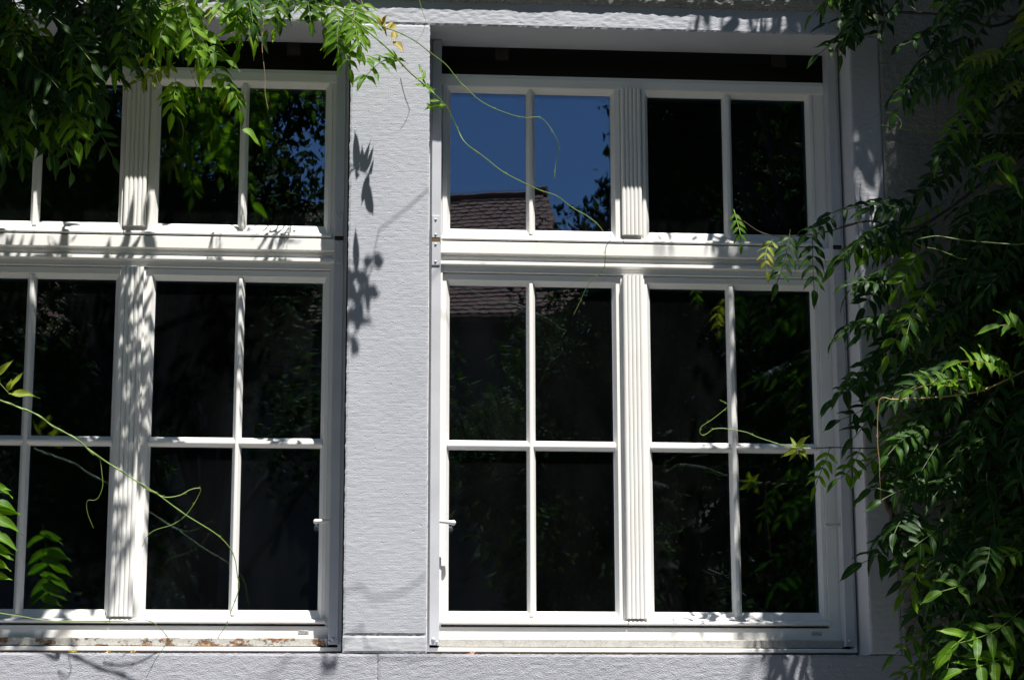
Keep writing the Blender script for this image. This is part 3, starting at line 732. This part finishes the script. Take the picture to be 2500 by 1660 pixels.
s2b = vine('wisteria_sprig', 'small fresh green sprig held out over the top of the pillar', 'sprig', 880, 60, .2)
stem('stem', s2b, C(800, 0, [(130, 105), (270, 212), (380, 307), (452, 386)]), .235, .0014, .001, M_shoot, False)
hero_leaf(s2b, C(800, 0, [(450, 385), (390, 385), (330, 405), (250, 480)]), .235, 4, .056, L_bright, droop=-.35, seed=40, fwd=.2)
hero_leaf(s2b, C(800, 0, [(250, 480), (235, 495), (225, 505)]), .235, 1, .05, L_bright, seed=41)
hero_leaf(s2b, C(800, 0, [(150, 120), (180, 190), (190, 260), (215, 330)]), .22, 4, .05, L_bright, droop=.5, seed=43)
for a, b, d_ in [((440, 384), (425, 318), .02), ((446, 386), (372, 372), .03), ((440, 384), (385, 300), -.03), ((330, 402), (322, 345), .035), ((290, 430), (250, 350), -.03), ((270, 440), (330, 470), .03)]:
    q = C(800, 0, [a, b]); single_leaflet(s2b, q[0], q[1], .235, L_bright, wsc=1.1, dp=d_)
hero_leaf(s2, C(800, 0, [(640, 570), (625, 540), (610, 500), (602, 470)]), .64, 3, .036, L_bright, seed=42, droop=0)
for a, b in [((745, 672), (615, 668)), ((640, 650), (735, 632)), ((630, 660), (685, 715)), ((745, 676), (680, 690)), ((740, 678), (715, 705)), ((640, 600), (682, 558))]:
    q = C(800, 0, [a, b]); single_leaflet(s2, q[0], q[1], .60, L_bright, wsc=.8)
s3 = vine('wisteria_tendril', 'short curved tendril dangling in front of the lintel above the pillar', 'tendril', 1024, 2, .1)
stem('stem', s3, C(800, 0, [(570, -60), (585, 5), (600, 60), (625, 130), (622, 165), (600, 220), (568, 265)]), .1, .0012, .0005, M_shoot, False)
for i_, q in enumerate(([(1082, -275), (1065, -200), (1040, -120), (1012, -60)], [(1070, -190), (1040, -170), (1015, -165), (990, -150)])):
    hero_leaf(s3, q, .38, 4 - i_, .072, L_bright, droop=.5, seed=70 + i_)
stem('stem', s3, [(1400, -460), (1300, -420), (1180, -330), (1082, -275)], [.32, .35, .37, .38], .0016, .0011, M_shoot, False)
s4 = vine('wisteria_shoot', 'twined green shoot slanting down across the lower left window to its sill', 'shoot', 0, 980, .2, 'long wisteria shoots')
D = C(0, 550, [(-80, 1080), (0, 1115), (90, 1150), (220, 1200), (330, 1275), (480, 1360), (600, 1460)]) + C(0, 1060, [(560, 90), (700, 190), (860, 290), (1010, 385)])
stem('stem', s4, D, [.26, .2], .0022, .0018, M_shoot, True, 6, 1.1)
stem('stem', s4, C(0, 1060, [(1010, 385), (1180, 510), (1350, 615), (1420, 670), (1470, 730), (1500, 800), (1515, 900), (1527, 970), (1500, 1060), (1465, 1150), (1440, 1220), (1400, 1280), (1396, 1300)]), [.2, .1], .0018, .0008, M_shoot)
stem('stem', s4, C(0, 1060, [(860, 290), (930, 345), (1000, 380), (1060, 402), (1150, 388), (1210, 355), (1262, 343), (1280, 358), (1240, 440), (1180, 520), (1100, 575), (990, 610), (940, 650), (905, 720)]), [.2, .12], .0017, .0008, M_shoot)
stem('stem', s4, C(0, 1060, [(560, 100), (600, 125), (635, 150), (650, 250), (655, 330), (630, 400), (600, 420), (565, 420), (552, 445), (558, 500), (580, 560), (598, 600)]), [.22, .17], .0014, .0007, M_shoot, False)
for a, b in [((-20, 960), (78, 855)), ((50, 1055), (137, 925)), ((45, 1050), (70, 975)), ((60, 1075), (242, 1066)), ((0, 1010), (-60, 900))]:
    q = C(0, 550, [a, b]); single_leaflet(s4, q[0], q[1], .22, L_yellow, wsc=.9)
stem('stem', s4, C(0, 550, [(-60, 960), (0, 1010), (60, 1075)]), .22, .0012, .0009, M_shoot, False)
s5 = vine('wisteria_shoot', 'slender shoot level along the bottom rail of the left window, drooping over the sill', 'shoot', 0, 1497, .2, 'long wisteria shoots')
stem('stem', s5, C(0, 1060, [(-60, 1130), (0, 1140), (160, 1165), (320, 1190), (600, 1190), (760, 1190), (930, 1183), (1010, 1225), (1060, 1280), (1072, 1310), (1040, 1365), (990, 1440), (960, 1500), (932, 1550)]), [.2, .08], .0016, .0007, M_shoot)
s6 = vine('wisteria_sprig', 'bright green wisteria sprig poking in at the left edge beside the bottom panes', 'sprig', -10, 1250, .35)
hero_leaf(s6, [(-30, 1150), (-25, 1220), (-22, 1300), (-25, 1390)], .35, 5, .085, L_bright, up=Vector((0, -.7, .7)), droop=.15, fwd=.25, seed=60)
for b in [(25, 1192), (48, 1250), (27, 1265), (27, 1312), (31, 1345), (25, 1380), (29, 1411)]:
    single_leaflet(s6, (-40, b[1] - 16), b, .36, L_bright, wsc=1.1)

# ---------------------------------------------------------------- right wisteria
RVN = vine('wisteria_vine', 'dark mass of wisteria climbing the plaster wall right of the windows', 'vine', 2350, 900, .2)
def rm(x, y, p): return L_bright if rnd.random() < .12 else (L_yellow if (rnd.random() < .03 and y < 500) else L_green)
scatter(RVN, [(2330, -80), (2600, -80), (2600, 560), (2420, 560), (2350, 300), (2300, 120)], 52, .08, .5, (-.55, -.3, -.6), .4, None, matf=rm)
scatter(RVN, [(2200, 500), (2600, 420), (2600, 900), (2180, 880), (2150, 620)], 72, .06, .5, (-.7, -.25, -.45), .4, None, matf=rm)
scatter(RVN, [(2170, 880), (2600, 860), (2600, 1300), (2220, 1260)], 70, .06, .5, (-.6, -.3, -.55), .45, None, matf=rm)
scatter(RVN, [(2260, 1250), (2600, 1250), (2600, 1740), (2330, 1740), (2290, 1480)], 56, .06, .5, (-.5, -.35, -.5), .45, None, matf=rm)
scatter(RVN, [(2060, -70), (2250, -70), (2240, 0), (2100, 10)], 9, .08, .3, (-.45, -.3, -.6), .35, None, matf=rm, sc=(.7, .9))
def RH(items, parent=RVN):
    for i, (o, pix, p, n, ll, mt, dr) in enumerate(items):
        hero_leaf(parent, C(o[0], o[1], pix), p, n, ll, mt, droop=dr, seed=200 + i)
T3, M3, B3 = (1600, 0), (1600, 550), (1600, 1060)
RH([
    (T3, [(1420, 60), (1300, 110), (1180, 130), (1090, 150)], .14, 4, .06, L_green, .2),
    (T3, [(1330, 180), (1230, 240), (1120, 290), (1040, 350)], .14, 4, .058, L_green, .1),
    (T3, [(1480, 90), (1440, 200), (1330, 230), (1200, 240)], .14, 3, .062, L_green, .1),
    (T3, [(1740, 330), (1700, 450), (1620, 560), (1540, 700)], .15, 5, .078, L_green, .25),
    (T3, [(1900, 150), (1800, 200), (1700, 240), (1600, 280)], .2, 5, .07, L_green, .3),
    (T3, [(2200, 300), (2150, 340), (2050, 370), (1980, 400)], .5, 5, .045, L_yellow, .2),
    (T3, [(2352, 520), (2300, 540), (2260, 570), (2230, 600)], .5, 3, .045, L_yellow, .2),
    (T3, [(2250, 980), (2180, 1030), (2200, 1080), (2230, 1110)], .6, 1, .09, L_bright, .4),
    (T3, [(2100, 620), (2060, 700), (2000, 720), (1960, 740)], .25, 4, .05, L_green, .1),
    (T3, [(1950, 1060), (1860, 1130), (1750, 1210), (1600, 1270)], .2, 6, .065, L_green, .1),
    (T3, [(1500, 1260), (1400, 1300), (1250, 1330), (1120, 1360)], .14, 4, .06, L_green, .2),
    (M3, [(860, 30), (845, 130), (815, 250), (775, 370)], .16, 5, .058, L_green, .35),
    (M3, [(1000, 20), (1003, 140), (1006, 280), (1012, 410)], .15, 5, .06, L_green, .35),
    (M3, [(760, 80), (715, 140), (700, 210), (712, 290)], .16, 4, .042, L_yellow, .4),
    (M3, [(500, -100), (520, -30), (540, 50), (545, 120)], .14, 4, .036, L_bright, .5),
    (M3, [(1150, -60), (1080, -10), (1010, 20), (960, 60)], .16, 4, .06, L_green, .3),
    (M3, [(1480, 770), (1400, 850), (1300, 930), (1180, 1060)], .16, 5, .062, L_green, .1),
    (M3, [(1420, 900), (1330, 990), (1230, 1050), (1130, 1120)], .14, 4, .062, L_green, .2),
    (M3, [(1500, 1000), (1380, 1130), (1280, 1200), (1180, 1240)], .15, 4, .066, L_green, .2),
    (M3, [(1400, 1210), (1330, 1280), (1290, 1330), (1260, 1360)], .15, 2, .07, L_green, .2),
    (B3, [(1110, 90), (1090, 160), (1055, 240), (1020, 330)], .15, 4, .05, L_bright, .35),
    (B3, [(1310, 80), (1280, 160), (1230, 240), (1160, 290)], .14, 4, .052, L_bright, .2),
    (B3, [(1560, 680), (1480, 730), (1400, 780), (1320, 820)], .15, 2, .09, L_green, .1),
    (B3, [(1800, 660), (1760, 690), (1720, 720)], .15, 1, .09, L_green, .3),
    (B3, [(1950, 900), (1840, 1000), (1740, 1060), (1660, 1120)], .2, 4, .075, L_green, .3),
    (B3, [(2340, 1120), (2200, 1230), (2080, 1290), (1940, 1330)], .60, 4, .085, L_bright, .1),
    (B3, [(2300, 1420), (2180, 1440), (2060, 1480), (1960, 1500)], .60, 3, .09, L_bright, .15),
    (B3, [(2000, 1280), (1950, 1310), (1890, 1360)], .60, 1, .085, L_bright, .15),
    (B3, [(2352, 740), (2260, 770), (2180, 780), (2120, 790)], .55, 3, .055, L_bright, .0),
    (B3, [(1950, 960), (1900, 980), (1830, 1000)], .55, 1, .075, L_bright, .0),
])
stem('woody_stem', RVN, C(1600, 1060, [(2100, -900), (1900, -500), (1700, -120), (1500, 120), (1455, 300), (1480, 450), (1530, 560), (1540, 690), (1560, 790), (1900, 1200), (2100, 1700)]), [.1, .1, .1, .1, .06, .06, .06, .06, .05, .05, .05], .008, .010, M_wood, True, 8, 1.2)
stem('woody_stem', RVN, [(2620, 300), (2480, 380), (2330, 500), (2220, 560), (2120, 540), (2000, 570), (1880, 575), (1815, 540)], [.3, .25, .2, .18, .16, .16, .16, .15], .006, .0012, M_wood)
stem('woody_stem', RVN, [(2600, -60), (2450, 60), (2330, 40), (2180, 30), (2080, 50)], .15, .006, .002, M_wood)
stem('stem', RVN, C(1600, 550, [(980, 1425), (1150, 1416), (1320, 1422), (1600, 1400), (2000, 1300)]), .13, .0014, .003, M_wood)
b1 = vine('wisteria_branch', 'tan arching wisteria branch with sunlit leaves standing along its top, right edge', 'branch', 2500, 905, .4)
stem('stem', b1, C(1600, 550, [(2480, 870), (2352, 930), (2200, 1005), (2080, 1055), (1960, 1078), (1860, 1090), (1720, 1103), (1620, 1105), (1520, 1112), (1450, 1100), (1425, 1140), (1417, 1250), (1418, 1400), (1430, 1520), (1430, 1600), (1436, 1680), (1440, 1750), (1450, 1810)]), [.66, .55], .0028, .0009, M_shootb)
U_ = Vector((.1, -.9, -.1))
for i, (pix, n, ll) in enumerate([([(1960, 1078), (1880, 1030), (1780, 1010), (1650, 1045)], 5, .058), ([(2110, 1045), (2040, 1000), (1960, 985), (1860, 990)], 5, .058), ([(2300, 945), (2200, 900), (2080, 870), (1950, 870)], 6, .062),
                                 ([(2400, 800), (2340, 700), (2280, 640), (2200, 640)], 5, .075), ([(2250, 965), (2200, 920), (2160, 900), (2120, 880)], 3, .06)]):
    hero_leaf(b1, C(1600, 550, pix), .63, n, ll, L_bright, up=Vector((.2, -.6, .5)), droop=-.55, seed=300 + i, fwd=.2, smat=M_shootb)
s7 = vine('wisteria_shoot', 'short shoot with a yellow-green leaf tuft reaching left over the right casement bar', 'shoot', 1960, 1090, .13, 'long wisteria shoots')
stem('stem', s7, C(1600, 550, [(980, 1425), (900, 1420), (820, 1405), (740, 1380), (650, 1350), (580, 1320), (500, 1305), (430, 1295), (370, 1300), (335, 1325), (305, 1338), (285, 1325), (290, 1290), (320, 1265), (360, 1240), (430, 1185), (462, 1155), (450, 1133), (410, 1115)]), .13, .0016, .0007, M_shoot)
for a, b in [((900, 1420), (862, 1342)), ((905, 1415), (955, 1340)), ((900, 1425), (808, 1472)), ((905, 1425), (850, 1508)), ((910, 1425), (985, 1395)), ((920, 1430), (975, 1480)), ((905, 1420), (830, 1400)), ((915, 1420), (880, 1370)), ((915, 1430), (935, 1490)), ((925, 1420), (965, 1440)), ((910, 1420), (940, 1365)), ((900, 1430), (865, 1455))]:
    q = C(1600, 550, [a, b]); single_leaflet(s7, q[0], q[1], .13, rnd.choice((L_yellow, L_yellow, L_bright)), wsc=rnd.uniform(.6, 1.2), dp=rnd.uniform(-.02, .04))
s8 = vine('wisteria_tendril', 'bare yellow-green tendril bent back on itself over the dark leaves at the right edge', 'tendril', 2500, 590, .45)
stem('stem', s8, C(1600, 550, [(2420, 110), (2352, 118), (2280, 122), (2000, 100), (1860, 78), (1800, 70), (1730, 78), (1655, 100), (1700, 135), (1800, 155), (1900, 195), (1950, 214), (1990, 215)]), [.62, .56], .0019, .0008, M_shoot)
s9 = vine('wisteria_tendril', 'thin looping tendril reaching left over the plaster corner, right of the upper window', 'tendril', 2300, 322, .25)
stem('stem', s9, C(1600, 0, [(2400, 850), (2000, 852), (1800, 840), (1640, 830), (1550, 820), (1450, 800), (1350, 795), (1290, 838), (1390, 840)]), [.3, .15], .0016, .0006, M_shoot)
stem('stem', s9, C(1600, 0, [(1560, 822), (1570, 790), (1545, 745), (1480, 718), (1430, 732), (1395, 755)]), .2, .0011, .0006, M_shoot, False)
# vine crown higher up and further right, out of the picture, that shades this corner
foliage_mass(RVN, 'foliage', [(1.98, 3.0, -.30, -.03, .25, 1.9, 330), (2.2, 3.0, -.28, -.03, 1.9, 2.75, 120), (1.9, 2.3, -.14, -.03, .9, 1.75, 70), (2.1, 3.0, -.42, -.15, .2, 2.0, 170), (2.35, 3.0, -.4, -.15, 1.9, 2.7, 60)], L_green, 9,
             shear=[(1.50, 3.3, -.1, 2.75, .22, 2.1, 2.70, 3500, 4.2), (1.46, 3.2, -1.4, .0, .9, 2.6, 2.74, 1750, 4.0), (1.28, 1.75, 2.42, 2.60, .2, .6, 2.78, 24, 9), (1.26, 1.55, 1.6, 1.85, .45, .9, 2.78, 9, 9), (1.5, 2.2, 2.62, 2.85, .1, .4, 2.75, 40, 9), (1.40, 1.6, .3, 1.4, .9, 1.6, 2.78, 10, 9)])

# ---------------------------------------------------------------- fallen leaves on the sill
for i, (px, py, m_, lab) in enumerate([(178, 1588, M_fallen, 'large yellow fallen leaf on the ledge under the left window'), (265, 1587, M_fallen, 'small yellow fallen leaf on the left ledge, middle of three'),
                                  (325, 1587, M_fallen, 'small yellow fallen leaf on the left ledge, nearest the pillar'), (1153, 1593, M_orange, 'orange-brown fallen leaf tucked under the right window ledge')]):
    c = at(px, py, -.1); c.z = ZB + .004; rg = random.Random(i); vs = [(0, 0, .006)]
    r_ = .013 if i in (0, 3) else .008
    for k in range(9):
        a = k / 9 * 6.283; q = r_ * rg.uniform(.6, 1.15); vs.append((q * math.cos(a), q * .9 * math.sin(a), rg.uniform(0, .012)))
    n_ = len(vs); vs2 = vs + [(x, y, z - .0008) for x, y, z in vs]
    fs = [(0, k, k % 9 + 1) for k in range(1, 10)] + [(n_, n_ + k % 9 + 1, n_ + k) for k in range(1, 10)] + [(k, n_ + k, n_ + k % 9 + 1, k % 9 + 1) for k in range(1, 10)]
    o = link('fallen_leaf', mesh('fallen_leaf', vs2, fs), m_); o.location = c; tag(o, lab, 'leaf')

# ---------------------------------------------------------------- across the garden: what the panes reflect, plus added trees that block sky light
M_tile = mat_paint('brown clay tile', (.22, .085, .050), .85, .2); M_hw = mat_paint('old house render', (.10, .085, .07), .9, .1)
house = empty('tiled_house', mirrored(1000, 1800, 32)); tag(house, 'old house with a steep brown tiled roof, seen only reflected in the window panes', 'house')
hi = Matrix.Translation(-Vector(house.location))
rr_ = mirrored(1345, 453, 33.5); er_ = mirrored(1432, 757, 30.0)
uu = Vector((-math.cos(R(16)), -math.sin(R(16)), 0))      # along the ridge, away from its right end
rid0 = rr_; eav0 = Vector((er_.x, er_.y, er_.z)); LEN = 13.0
dn = eav0 - rid0; slope = dn.length
nrm = uu.cross(dn).normalized(); nrm = nrm if nrm.z > 0 else -nrm
m = MB(); m.add([rid0 - nrm * .1, rid0 + uu * LEN - nrm * .1, eav0 + uu * LEN - nrm * .1, eav0 - nrm * .1], [(0, 1, 2, 3)])
bk = Vector((0, -4.5, -dn.length * .7)); m.add([rid0, rid0 + uu * LEN, rid0 + uu * LEN + bk, rid0 + bk], [(0, 1, 2, 3)])
o = m.build('roof', M_tile, house); o.matrix_parent_inverse = hi
t = MB(); rows = int(slope / .145); colsN = int(LEN / .19)
tl = dn.normalized(); rg = random.Random(3)
for r_ in range(rows):
    for c_ in range(colsN):
        o0 = rid0 + tl * (r_ * .145 + rg.uniform(-.012, .012)) + uu * ((c_ + (.5 if r_ % 2 else 0)) * .19 + rg.uniform(-.005, .005)) + nrm * (.02 + rg.uniform(-.006, .008))
        a = o0; b = o0 + uu * .18; L_ = .2
        pts = [a, b, b + tl * (L_ * .75) + nrm * .018, a.lerp(b, .75) + tl * L_ * .95 + nrm * .022, a.lerp(b, .25) + tl * L_ * .95 + nrm * .022, a + tl * (L_ * .75) + nrm * .018]
        lo = [p - nrm * .02 for p in pts]
        t.add(pts + lo, [(0, 1, 2, 3, 4, 5)] + [(k, 6 + k, 6 + (k + 1) % 6, (k + 1) % 6) for k in (1, 2, 3, 4, 5)])
o = t.build('roof_tiles', M_tile, house); o['kind'] = 'stuff'; o.matrix_parent_inverse = hi
m = MB(); m.tube([Vector((0, 0, 0)), uu * .36], [.12, .105], 10); rt = None
for k in range(int(LEN / .34)):
    if rt is None: rt = m.build('ridge_tile', M_tile, house); o = rt
    else: o = rt.copy(); scene.collection.objects.link(o); o.parent = house
    o.matrix_parent_inverse = hi; o.location = rid0 + uu * (.34 * k) + Vector((0, 0, rg.uniform(-.01, .01)))
m = MB()
ba = eav0 + Vector((0, -.45, .1)); bb_ = ba + uu * LEN; dep = Vector((0, -7, 0))
q = [ba, bb_, bb_ + dep, ba + dep]; qq = [Vector((v.x, v.y, ZG)) for v in q]
m.add(q + qq, [(0, 1, 5, 4), (1, 2, 6, 5), (2, 3, 7, 6), (3, 0, 4, 7)])
m.add([ba, ba + dep, rid0 + Vector((0, 0, -.1))], [(0, 1, 2)])
o = m.build('house_wall', M_hw, house); o.matrix_parent_inverse = hi
an = empty('roof_antenna', mirrored(700, 535, 30)); tag(an, 'thin metal roof aerial with crossbars, reflected in the left window', 'antenna')
m = MB(); a0 = Vector((0, 0, -.6)); m.tube([a0, Vector((0, 0, .6))], .02, 6)
for k in range(6): m.tube([Vector((.15 * k, 0, .1 + .02 * k)), Vector((.15 * k + .02, .0, .38))], .012, 5)
m.tube([Vector((-.1, 0, .25)), Vector((1.0, 0, .2))], .015, 5); m.tube([Vector((-.1, 0, .1)), Vector((1.0, 0, 0))], .012, 5)
m.build('aerial', M_steel, an)
def tree(lab, c, rx, rz, n, seed, ls=.11):
    rg = random.Random(seed); tr = empty('garden_tree', (c.x, c.y, ZG)); tag(tr, lab, 'tree', None)
    ti = Matrix.Translation(-Vector(tr.location)); m = MB()
    top = c + Vector((0, 0, rz * .3)); b0 = Vector((c.x, c.y, ZG))
    m.tube(smooth_path([b0, b0.lerp(top, .4) + Vector((.1, .1, 0)), top], 5), [.17 - .012 * i for i in range(11)], 9)
    cl = []
    for k in range(26):
        v = Vector((rg.gauss(0, 1), rg.gauss(0, 1), rg.gauss(0, 1))).normalized() * (rg.uniform(.35, 1) ** .6)
        q = c + Vector((v.x * rx, v.y * rx, v.z * rz)); cl.append((q, rg.uniform(.30, .52) * rx * .75))
        s_ = b0.lerp(top, rg.uniform(.5, .95)); m.tube(smooth_path([s_, s_.lerp(q, .5) + Vector((0, 0, .1)), q], 3), [.05, .045, .04, .035, .03, .022, .012], 5)
    o = m.build('trunk', M_wood, tr); o.matrix_parent_inverse = ti
    r2 = np.random.default_rng(seed)
    cc = np.array([list(q) for q, _ in cl]); cr = np.array([r for _, r in cl]); ix = r2.integers(0, len(cl), n)
    v = r2.normal(size=(n, 3)); v /= np.linalg.norm(v, axis=1)[:, None]; P = cc[ix] + v * (cr[ix] * r2.uniform(.2, 1.1, n))[:, None]
    d = r2.normal(size=(n, 3)) + np.array([0, 0, -.5]); d /= np.linalg.norm(d, axis=1)[:, None]
    sd = np.cross(d, r2.normal(size=(n, 3)) * .6 + np.array([0, 0, 1.])); sd /= np.linalg.norm(sd, axis=1)[:, None]
    nn = np.cross(d, sd); L_ = (ls * r2.uniform(.6, 1.3, n))[:, None]
    V = np.stack([P, P + d * L_ * .5 - sd * L_ * .26 + nn * L_ * .06, P + d * L_ - nn * L_ * .12, P + d * L_ * .5 + sd * L_ * .26 + nn * L_ * .06], 1).reshape(-1, 3)
    me = bpy.data.meshes.new('crown'); me.vertices.add(4 * n); me.vertices.foreach_set('co', V.astype(np.float32).ravel())
    me.loops.add(4 * n); me.loops.foreach_set('vertex_index', np.arange(4 * n, dtype=np.int32))
    me.polygons.add(n); me.polygons.foreach_set('loop_start', np.arange(0, 4 * n, 4, dtype=np.int32))
    at2 = me.attributes.new('shade', 'FLOAT', 'POINT'); at2.data.foreach_set('value', np.repeat(r2.random(n), 4).astype(np.float32))
    me.materials.append(L_tree); me.update(); me.validate()
    o = link('crown', me, None, tr); o.matrix_parent_inverse = ti
tree('broad dark tree across the garden, reflected in the right casements', mirrored(2060, 520, 11), 2.45, 3.2, 70000, 21, .085)
tree('tree across the garden with sky between its branches, reflected in the left window', mirrored(330, 420, 12), 2.0, 2.7, 30000, 22, .10)
tree('low dark tree across the garden beside the tiled house', mirrored(1680, 1150, 15), 2.2, 2.6, 40000, 23, .11)
tree('tall tree far across the garden behind the others', mirrored(2300, 700, 24), 4.4, 6.0, 50000, 24, .2)
tree('dark shrubby thicket at the far end of the garden', mirrored(2150, 1500, 27), 6.0, 4.5, 60000, 25, .26)
tree('unseen leafy tree added near the wall to block sky light, well left of the windows', Vector((-6.5, -5.5, 3.0)), 2.6, 4.2, 50000, 26, .16)  # unseen tree added to cut sky light reaching the wall from the left
tree('unseen leafy tree added near the wall to block sky light, well right of the windows', Vector((8.2, -5.0, 3.0)), 2.6, 4.2, 50000, 27, .16)  # right-hand counterpart, added to screen off sky and deepen the wall's shade
tree('unseen spreading tree added over the garden to block sky light, left of the view', Vector((-7.0, -8.6, 10.2)), 5.6, 3.4, 60000, 31, .24)  # high unseen crown, added to block sky so shaded surfaces turn darker
tree('unseen spreading tree added over the garden to block sky light, right of the view', Vector((7.4, -8.6, 10.2)), 5.8, 3.4, 60000, 32, .24)  # added on this side too, holding back high sky light without blocking the sun
tree('rounded dark shrub in front of the tiled house, left of centre', mirrored(500, 960, 14), 2.0, 1.85, 42000, 33, .09)
